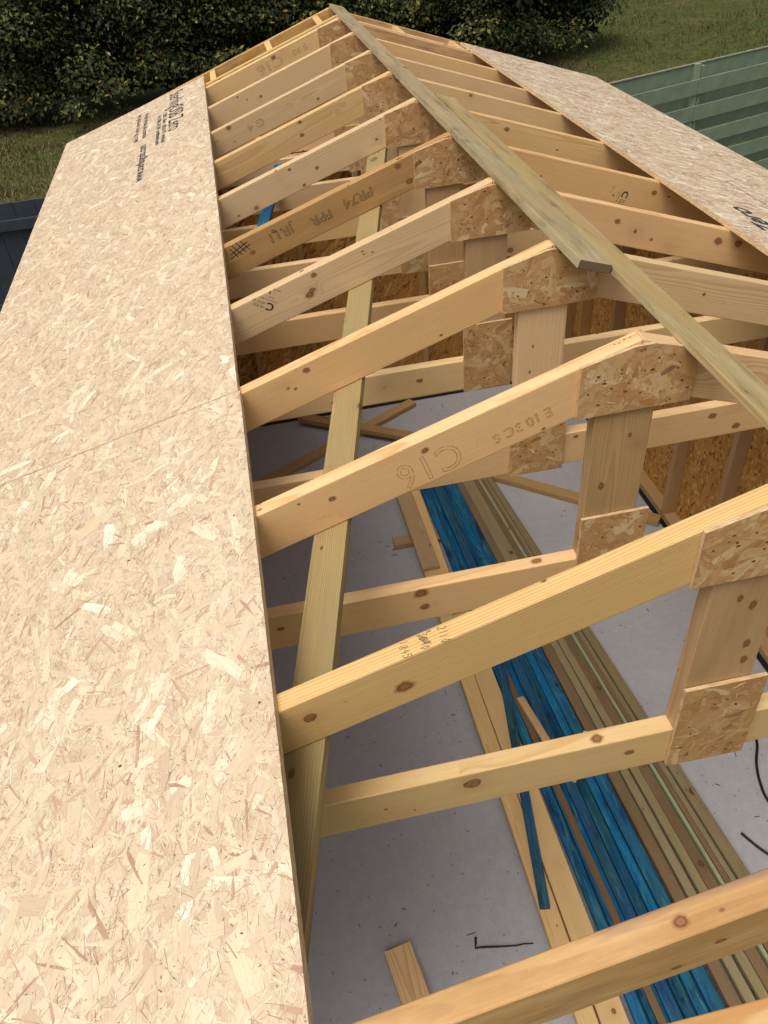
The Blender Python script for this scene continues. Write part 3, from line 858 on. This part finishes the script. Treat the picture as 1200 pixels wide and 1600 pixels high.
# blue stub nailed across two tie beams on the far left
o = beam('blue_batten', (-.80, 4.11, ZC + .0135), (-.595, 5.22, ZC + .0135), .062, .026, M['blue'], bevel=.002)
tag(o, 'short blue batten lying across the far tie beams near the left sheet', 'batten')

# ------------------------------------------------------------------ floor bracing timbers
for a, b, lab in (((-.73, 5.80), (.45, 5.03), 'floor brace timber crossing over another near the far left corner'),
                  ((.62, 4.63), (1.74, 3.66), 'brace timber on the floor ending against the right wall sole plate'),
                  ((-1.30, 4.88), (.33, 5.80), 'floor brace timber passing under its crossing mate towards the far wall')):
    z = FLOOR + .024 + (.046 if 'crossing over' in lab else .001)
    o = beam('brace_timber', (a[0], a[1], z), (b[0], b[1], z), .095, .045, M['stud'])
    tag(o, lab, 'timber', 'brace timbers lying on the floor')

# ------------------------------------------------------------------ timber pile on the floor
ZB = FLOOR + .046
o = beam('bearer', (-.235, 3.96, FLOOR + .0235), (.55, 3.93, FLOOR + .0235), .10, .044, M['brownish'])
tag(o, 'short bearer block poking out from under the left side of the timber pile', 'timber')
o = beam('bearer', (-.07, .55, FLOOR + .0235), (1.0, .55, FLOOR + .0235), .09, .044, M['brownish'])
tag(o, 'bearer hidden under the near end of the timber pile', 'timber')
def plank(name, e0, e1, wd, th, zb, mat, lab, cat, grp, bevel=.003):
    """e0/e1: (x of left edge, y) at the two ends"""
    a = Vector((e0[0] + wd / 2, e0[1], zb + th / 2)); b = Vector((e1[0] + wd / 2, e1[1], zb + th / 2))
    o = beam(name, a, b, wd, th, M[mat], bevel=bevel, seg=1)
    return tag(o, lab, cat, grp)
GL, GB, GO = 'pale planks in the floor pile', 'blue battens in the floor pile', 'olive battens in the floor pile'
p1 = plank('plank', (-.092, .35), (-.10, 4.6), .090, .045, ZB, 'pine', 'yellow plank along the left edge of the timber pile, black print on it', 'plank', GL)
plank('plank', (.008, .3), (-.006, 3.1), .118, .045, ZB + .005, 'pale', 'pale pinkish plank with a dark knot between the yellow plank and the blue battens', 'plank', GL)
plank('plank', (-.012, 3.15), (.0, 4.62), .085, .045, ZB, 'pale', 'pale plank at the far end of the pile, half covered by the brown top plank', 'plank', GL)
plank('plank', (-.105, 3.54), (-.12, 4.55), .125, .030, ZB + .047, 'brownish', 'brown plank lying on top of the pale planks at the far left of the pile', 'plank', GL)
me, wd = text_mesh('NON  180', .04, 1.1, 0, 1, .0008)
link('printed_stamp', me, M['ink'], frame((0, 1, 0), (-1, 0, 0), (0, 0, 1), (-.02, .80, ZB + .0455)), p1)
def row(specs, L0, L1, R0, R1, z, cat, grp, name):
    tot = sum(s[0] for s in specs)
    acc = 0
    for wfrac, mat, th, dz, lab, ya, yb in specs:
        f = acc / tot
        x0 = L0 + (R0 - L0) * f; x1 = L1 + (R1 - L1) * f
        wd = min((R0 - L0), (R1 - L1)) * wfrac / tot * 1.0
        wd = ((R0 - L0) + (R1 - L1)) / 2 * wfrac / tot - .003
        plank(name, (x0, ya), (x1, yb), wd, th, z + dz, mat, lab, cat, grp, .0025)
        acc += wfrac
yN, yF = .25, 4.62
row([(1.0, 'blue', .025, .0, 'blue batten at the left side of the blue row, dull teal', yN, yF),
     (.55, 'blue', .025, .003, 'thin blue batten just left of the brown strip', yN - .1, yF),
     (.75, 'brownbat', .025, .006, 'brown strip lying between two blue battens', yN, 2.75),
     (1.1, 'blue', .025, .004, 'bright blue batten just right of the brown strip', yN + .1, yF),
     (1.0, 'blue', .025, .0, 'blue batten second right of the brown strip', yN, yF - .05),
     (.9, 'blue', .025, .006, 'blue batten second from the olive battens', yN - .1, yF),
     (1.2, 'blue', .025, .002, 'mottled blue batten next to the dark olive battens', yN, yF)],
    .155, .09, .575, .365, ZB + .028, 'batten', GB, 'blue_batten')
for i in range(6):
    f = (i + .5) / 6.2
    x0, x1 = .165 + .41 * f, .10 + .26 * f
    plank('blue_batten', (x0, yN + .05), (x1, yF), .045, .025, ZB + .001, 'blue', 'lower layer blue batten seen only through gaps in the blue row', 'batten', GB, .002)
row([(1.3, 'brownbat', .038, -.002, 'dark brown batten next to the blue row', yN, yF),
     (1.0, 'olive', .038, .003, 'olive batten second from the blue row', yN, yF),
     (1.0, 'olive', .038, .006, 'light olive batten third from the blue row', yN + .1, yF),
     (1.25, 'brownbat', .038, .0, 'reddish brown batten left of the pale green strip', yN, yF),
     (.45, 'greenish', .038, .006, 'narrow pale green strip among the olive battens', yN, yF),
     (.6, 'brownbat', .038, .004, 'narrow brown batten right of the pale green strip', yN, yF),
     (.65, 'olive', .038, -.006, 'narrow olive batten third from the right edge of the pile', yN, yF),
     (.95, 'olive', .038, .008, 'raised olive batten second from the right edge of the pile', yN, yF),
     (.55, 'olive', .038, -.016, 'low olive batten along the right edge of the pile', yN, yF)],
    .585, .375, 1.045, .665, ZB + .016, 'batten', GO, 'olive_batten')
# second layer seen at the sides of the rows
o = beam('blue_batten', (-.066, 1.16, ZB + .060), (.175, 2.62, ZB + .082), .050, .024, M['blue'], bevel=.002)
tag(o, 'single blue batten lying slantwise on top of the pale planks', 'batten', 'loose blue battens')
o = beam('offcut', (.205, 2.34, ZB + .068), (.255, 2.02, ZB + .068), .045, .022, M['brownish'], bevel=.002)
tag(o, 'short brown offcut lying on the blue battens behind the pencilled truss', 'offcut')
o = beam('offcut', (.50, 2.02, ZB + .068), (.30, 1.76, ZB + .068), .05, .020, M['pale'], bevel=.002)
tag(o, 'pale offcut peeping out under the tie beam across the blue battens', 'offcut')
o = prism('offcut', [(-.06, -.03), (.06, -.05), (.02, .05)], 0, .02, M['pale'], frame((.8, -.6, 0), (0, 0, 1), (-.6, -.8, 0), (.78, .93, ZB + .064)), None, .002)
tag(o, 'small pale triangular offcut on the olive battens behind the orange rafter', 'offcut')
o = beam('short_board', (-.795, 1.174, FLOOR + .024), (-.74, .83, FLOOR + .024), .132, .045, M['pine'])
tag(o, 'short pale board lying alone on the bare concrete by the orange rafter', 'board')

# ------------------------------------------------------------------ small things on the floor
def tube(name, pts, r, mat, lab, cat, sides=8, taper=0.0):
    bm = bmesh.new()
    P = [Vector(p) for p in pts]
    rings = []
    for i, p in enumerate(P):
        d = (P[min(i + 1, len(P) - 1)] - P[max(i - 1, 0)]).normalized()
        a = d.cross(Vector((0, 0, 1)))
        a = a.normalized() if a.length > 1e-3 else Vector((1, 0, 0))
        b = a.cross(d)
        rr = r * (1 - taper * i / (len(P) - 1))
        rings.append([bm.verts.new(p + a * rr * math.cos(q * math.tau / sides) + b * rr * math.sin(q * math.tau / sides)) for q in range(sides)])
    for r0, r1 in zip(rings[:-1], rings[1:]):
        for q in range(sides):
            bm.faces.new((r0[q], r0[(q + 1) % sides], r1[(q + 1) % sides], r1[q]))
    bm.faces.new(rings[0]); bm.faces.new(rings[-1][::-1])
    for f in bm.faces: f.smooth = True
    return tag(link(name, done(bm, name), M[mat]), lab, cat)
zf = FLOOR + .006
tube('twig', [(-.415, 1.145, zf), (-.422, 1.12, zf), (-.43, 1.098, zf), (-.395, 1.095, zf), (-.34, 1.083, zf + .003), (-.29, 1.075, zf), (-.24, 1.066, zf + .002), (-.20, 1.066, zf), (-.155, 1.058, zf)], .006, 'twig', 'dark bent twig on the concrete left of the pile', 'twig', 6, .5)
def spline(ctrl, n=8):
    out = []
    c = [Vector(q) for q in ctrl]
    c = [c[0]] + c + [c[-1]]
    for i in range(1, len(c) - 2):
        for k in range(n):
            s = k / n
            p0, p1, p2, p3 = c[i - 1], c[i], c[i + 1], c[i + 2]
            out.append(.5 * ((2 * p1) + (p2 - p0) * s + (2 * p0 - 5 * p1 + 4 * p2 - p3) * s * s + (3 * p1 - p0 - 3 * p2 + p3) * s ** 3))
    out.append(c[-2])
    return out
zc_ = FLOOR + .008
tube('cable', spline([(1.47, 1.95, zc_), (1.43, 1.80, zc_), (1.36, 1.687, zc_), (1.315, 1.578, zc_), (1.295, 1.467, zc_), (1.32, 1.34, zc_), (1.40, 1.2, zc_), (1.42, 1.05, zc_), (1.33, 1.0, zc_), (1.22, 1.08, zc_), (1.137, 1.2, zc_), (1.10, 1.26, zc_), (1.066, 1.331, zc_)]), .0075, 'rubber', 'black cable looping over the concrete right of the pile', 'cable')
# scattered shavings and crumbs
rng = np.random.default_rng(3)
bm = bmesh.new()
for i in range(260):
    x, y = rng.uniform(-1.7, 1.7), rng.uniform(.5, 5.8)
    if -.15 < x < 1.05 and y < 4.7: continue
    l, wd = rng.uniform(.004, .03) * (2 if rng.random() < .1 else 1), rng.uniform(.0015, .005)
    a = rng.uniform(0, 3.14)
    d = Vector((math.cos(a), math.sin(a), 0)); n_ = Vector((-d.y, d.x, 0))
    p = Vector((x, y, FLOOR + .0015))
    vs = [bm.verts.new(p + d * l * sx + n_ * wd * sy + Vector((0, 0, zz))) for sx, sy, zz in ((-.5, -.5, 0), (.5, -.5, .001), (.5, .5, .001), (-.5, .5, 0))]
    vt = [bm.verts.new(v_.co + Vector((0, 0, .002))) for v_ in vs]
    bm.faces.new(vt)
    for q in range(4): bm.faces.new((vs[q], vs[(q + 1) % 4], vt[(q + 1) % 4], vt[q]))
tag(link('wood_shavings', done(bm, 'wood_shavings'), M['chips']), 'dark crumbs and shavings scattered over the concrete floor', 'shavings', kind='stuff')

M['sawdust'] = mat_plain('pale sawdust', (190, 160, 118), (220, 194, 150), 9, .95)
bm = bmesh.new()
for i in range(900):
    c_ = [(.0, 1.9), (-.35, 2.4), (1.25, 2.3), (-.5, 1.3), (1.2, 3.4), (.3, 4.9)][i % 6]
    x, y = rng.normal(c_[0], .35), rng.normal(c_[1], .5)
    if (-.16 < x < 1.06 and y < 4.7) or abs(x) > 1.7 or y > 5.8 or y < .3: continue
    a = rng.uniform(0, 6.28); l = rng.uniform(.002, .008)
    d = Vector((math.cos(a), math.sin(a), 0)) * l; n_ = Vector((-d.y, d.x, 0)) * rng.uniform(.3, .8)
    p = Vector((x, y, FLOOR + .001))
    top = bm.verts.new(p + Vector((0, 0, .0025)))
    vs = [bm.verts.new(p + q) for q in (d, n_, -d, -n_)]
    for q in range(4): bm.faces.new((vs[q], vs[(q + 1) % 4], top))
tag(link('sawdust', done(bm, 'sawdust'), M['sawdust']), 'pale sawdust crumbs sprinkled over the concrete', 'sawdust', kind='stuff')

# ------------------------------------------------------------------ fences
t = thing('fence', 'slate grey vertical board fence beyond the left eaves', 'fence', (-4, 8, GROUND))
x = -8.0
while x < .6:
    wd = .205
    prism('board', [(x, GROUND + .03), (x + wd - .004, GROUND + .03), (x + wd - .004, -1.5 + rnd.uniform(-.004, .004)), (x, -1.5 + rnd.uniform(-.004, .004))],
          8.0 + rnd.uniform(0, .006), 8.022, M['darkfence'], Matrix.Identity(4), t, .002, 1)
    x += wd
for z in (-1.70, -2.53, -3.05):
    beam('rail', (-8.0, 7.976, z), (.6, 7.976, z), .044, .10, M['darkfence'], t)
FD = Vector((.9563, .2923, 0)); FN = Vector((-.2923, .9563, 0)); FP = Vector((3.85, 9.71, 0))
t = thing('fence', 'sage green fence of overlapping horizontal boards beyond the right eaves', 'fence', (FP.x, FP.y, GROUND))
fz = [-1.745, -2.075, -2.405, -2.735, -3.065]
for s in range(-2, 5):
    a0, a1 = 1.37 + (s - 1) * 2.4 + .004, 1.37 + s * 2.4 - .004
    for z in fz:
        zz = z + rnd.uniform(-.006, .006)
        beam('front_board', FP + FD * a0 + Vector((0, 0, zz - .10)) - FN * .028, FP + FD * a1 + Vector((0, 0, zz - .10 + rnd.uniform(-.008, .008))) - FN * .028, .02, .185, M['greenfence'], t)
    for z in [-1.60] + [q - .165 for q in fz[:-1]]:
        beam('rear_board', FP + FD * a0 + Vector((0, 0, z - .10)) + FN * .085, FP + FD * a1 + Vector((0, 0, z - .10)) + FN * .085, .018, .20, M['greenfence'], t)
    beam('capping', FP + FD * a0 + Vector((0, 0, -1.592)) + FN * .085, FP + FD * a1 + Vector((0, 0, -1.592)) + FN * .085, .04, .016, M['greyed'], t)
    pp = FP + FD * (1.37 + s * 2.4)
    beam('post', pp + Vector((0, 0, GROUND - .1)) + FN * .029, pp + Vector((0, 0, -1.58)) + FN * .029, .07, .09, M['greenfence'], t, up=(0, 1, 0))
    beam('batten', pp + FD * .07 + Vector((0, 0, GROUND + .02)) + FN * .02, pp + FD * .07 + Vector((0, 0, -1.61)) + FN * .02, .05, .07, M['greenfence'], t, up=FN)

# ------------------------------------------------------------------ hedge and grass
def leaf_mesh(name, P, Nn, size, tone, rng, fold=.25):
    """kite shaped leaves: two triangles folded along the midrib"""
    n = len(P)
    d = rng.normal(0, 1, (n, 3)); d[:, 2] -= .9
    d -= (d * Nn).sum(1)[:, None] * Nn
    d /= np.linalg.norm(d, axis=1)[:, None]
    s = np.cross(Nn, d)
    L = size[:, None]; Wd = L * rng.uniform(.24, .34, (n, 1))
    tip = P + d * L * .55; base = P - d * L * .45
    a = P + s * Wd + Nn * L * fold * .35; b = P - s * Wd + Nn * L * fold * .35
    V = np.stack([base, a, tip, b], 1).reshape(-1, 3)
    me = bpy.data.meshes.new(name)
    me.vertices.add(4 * n); me.vertices.foreach_set('co', V.astype(np.float32).ravel())
    i = np.arange(n)[:, None] * 4
    F = np.concatenate([i + [0, 2, 1], i + [0, 3, 2]], 1).astype(np.int32)
    me.loops.add(6 * n); me.loops.foreach_set('vertex_index', F.ravel())
    me.polygons.add(2 * n); me.polygons.foreach_set('loop_start', (np.arange(2 * n) * 3).astype(np.int32))
    me.polygons.foreach_set('use_smooth', np.zeros(len(me.polygons), bool))
    me.update(calc_edges=True)
    at = me.attributes.new('tone', 'FLOAT', 'FACE')
    at.data.foreach_set('value', np.repeat(tone, 2).astype(np.float32))
    return me
rng = np.random.default_rng(21)
hx0, hx1, hz = -12.0, 8.3, 3.9
t = thing('hedge', 'tall dark green leafy hedge closing off the far side of the grass', 'hedge', (-1, 20, GROUND))
blobs = []
for i in range(430):
    x = rng.uniform(hx0, hx1 - .5); z = rng.uniform(.35, hz)
    r = rng.uniform(.22, .62)
    yb = 18.9 + .55 * math.sin(x * .8 + 1) + .5 * math.sin(x * 2.3) * .5 + .5 * (z / hz) + rng.uniform(-.55, .8)
    if x > 5.6: yb += (x - 5.6) * .5; z = min(z, max(.5, 3.6 - (x - 5.6) * .9) * rng.uniform(.5, 1))
    blobs.append((x, yb, z, r))
Ps, Ns, Ts, Sz = [], [], [], []
for (x, yb, z, r) in blobs:
    n = int(1150 * r ** 1.5)
    u = rng.normal(0, 1, (n, 3)); u /= np.linalg.norm(u, axis=1)[:, None]
    u[:, 1] = np.where(rng.random(n) < .6, -np.abs(u[:, 1]), u[:, 1])
    u[:, 2] = np.where(rng.random(n) < .6, np.abs(u[:, 2]), u[:, 2])
    rad = r * (.5 + .75 * rng.random(n) ** .7)[:, None]
    p = np.array([x, yb, z]) + u * rad * np.array([1.5, 1.1, .75]) + rng.normal(0, .05, (n, 3))
    p[:, 2] -= .25 * np.maximum(0, np.abs(p[:, 0] - x) - r * .5)
    nn = u * .7 + rng.normal(0, .5, (n, 3)) + np.array([0, -.25, .75])
    nn /= np.linalg.norm(nn, axis=1)[:, None]
    k = p[:, 2] > .18
    Ps.append(p[k]); Ns.append(nn[k])
    bt = rng.uniform(-.28, .22)
    tt = np.clip(rng.beta(1.9, 3.2, n) + bt + .12 * u[:, 2], 0, 1); tt[rng.random(n) < .006] = 1.0  # top light painted in: leaves get paler towards each clump's crown
    Ts.append(tt[k]); Sz.append(rng.uniform(.055, .135, n)[k])
# deep inner foliage behind the clumps, its shade put into darker leaf tones
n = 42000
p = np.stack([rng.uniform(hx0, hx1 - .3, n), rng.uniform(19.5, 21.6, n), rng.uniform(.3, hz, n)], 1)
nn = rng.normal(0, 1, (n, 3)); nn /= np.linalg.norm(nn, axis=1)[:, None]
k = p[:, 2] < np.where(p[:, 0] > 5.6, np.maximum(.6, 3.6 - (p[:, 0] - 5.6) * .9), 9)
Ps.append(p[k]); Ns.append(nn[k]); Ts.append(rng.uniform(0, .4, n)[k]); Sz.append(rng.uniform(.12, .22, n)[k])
me = leaf_mesh('crown', np.concatenate(Ps), np.concatenate(Ns), np.concatenate(Sz), np.concatenate(Ts), rng)
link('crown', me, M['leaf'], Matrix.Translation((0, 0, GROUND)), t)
for i in range(26):
    x = hx0 + (hx1 - hx0) * (i + .5) / 26 + rng.uniform(-.2, .2)
    y = 20.9 + rng.uniform(-.4, .6)
    bm = bmesh.new()
    top = Vector((x + rng.uniform(-.3, .3), y + rng.uniform(-.3, .3), GROUND + 2.2))
    pts = [Vector((x, y, GROUND - .05)).lerp(top, q / 5) + Vector((rng.uniform(-.04, .04), 0, 0)) for q in range(6)]
    rings = []
    for q, c_ in enumerate(pts):
        rr = .07 * (1 - q / 8)
        rings.append([bm.verts.new(c_ + Vector((rr * math.cos(s * 1.047), rr * math.sin(s * 1.047), 0))) for s in range(6)])
    for r0, r1 in zip(rings[:-1], rings[1:]):
        for s in range(6): bm.faces.new((r0[s], r0[(s + 1) % 6], r1[(s + 1) % 6], r1[s]))
    link('trunk', done(bm, 'trunk'), M['bark'], Matrix.Identity(4), t)

# grass tufts where the photo sees the field
def blades(n, xr, yr, dry, rng):
    x = rng.uniform(*xr, n); y = rng.uniform(*yr, n)
    clump = np.sin(x * 2.1 + 1.3 * np.sin(y * 1.7)) * np.sin(y * 2.7 + np.sin(x * 1.1))
    h = rng.uniform(.03, .085, n) * (1 + .6 * clump)
    a = rng.uniform(0, 6.28, n)
    w_ = rng.uniform(.006, .014, n)
    z0 = .12 * np.sin(x * .31) * np.cos(y * .23)
    b = np.stack([x, y, z0 - .01], 1)
    s = np.stack([np.cos(a) * w_, np.sin(a) * w_, 0 * w_], 1)
    tip = b + np.stack([rng.normal(0, .5, n) * h, rng.normal(0, .5, n) * h, h], 1)
    V = np.stack([b - s, b + s, tip], 1)
    tone = np.clip(rng.beta(2, 2.6, n) + dry + .18 * clump, 0, 1)
    return V, tone
VV, TT = [], []
for n, xr, yr, dry in ((60000, (4.0, 17), (11.5, 30), -.02), (26000, (-7.5, -2.2), (8.6, 18.6), .34), (9000, (-7.5, -1.5), (16.8, 19.6), .34), (9000, (4.2, 7.4), (16.6, 19.6), .5)):
    a_, b_ = blades(n, xr, yr, dry, rng)
    VV.append(a_); TT.append(b_)
V = np.concatenate(VV); n = len(V)
me = bpy.data.meshes.new('grass_blades')
me.vertices.add(3 * n); me.vertices.foreach_set('co', V.astype(np.float32).ravel())
me.loops.add(3 * n); me.loops.foreach_set('vertex_index', np.arange(3 * n, dtype=np.int32))
me.polygons.add(n); me.polygons.foreach_set('loop_start', (np.arange(n) * 3).astype(np.int32))
me.polygons.foreach_set('use_smooth', np.zeros(n, bool))
me.update(calc_edges=True)
at = me.attributes.new('tone', 'FLOAT', 'FACE'); at.data.foreach_set('value', np.concatenate(TT).astype(np.float32))
tag(link('grass_blades', me, M['blade'], Matrix.Translation((0, 0, GROUND))), 'short green and dry tufted grass of the field', 'grass', kind='stuff')
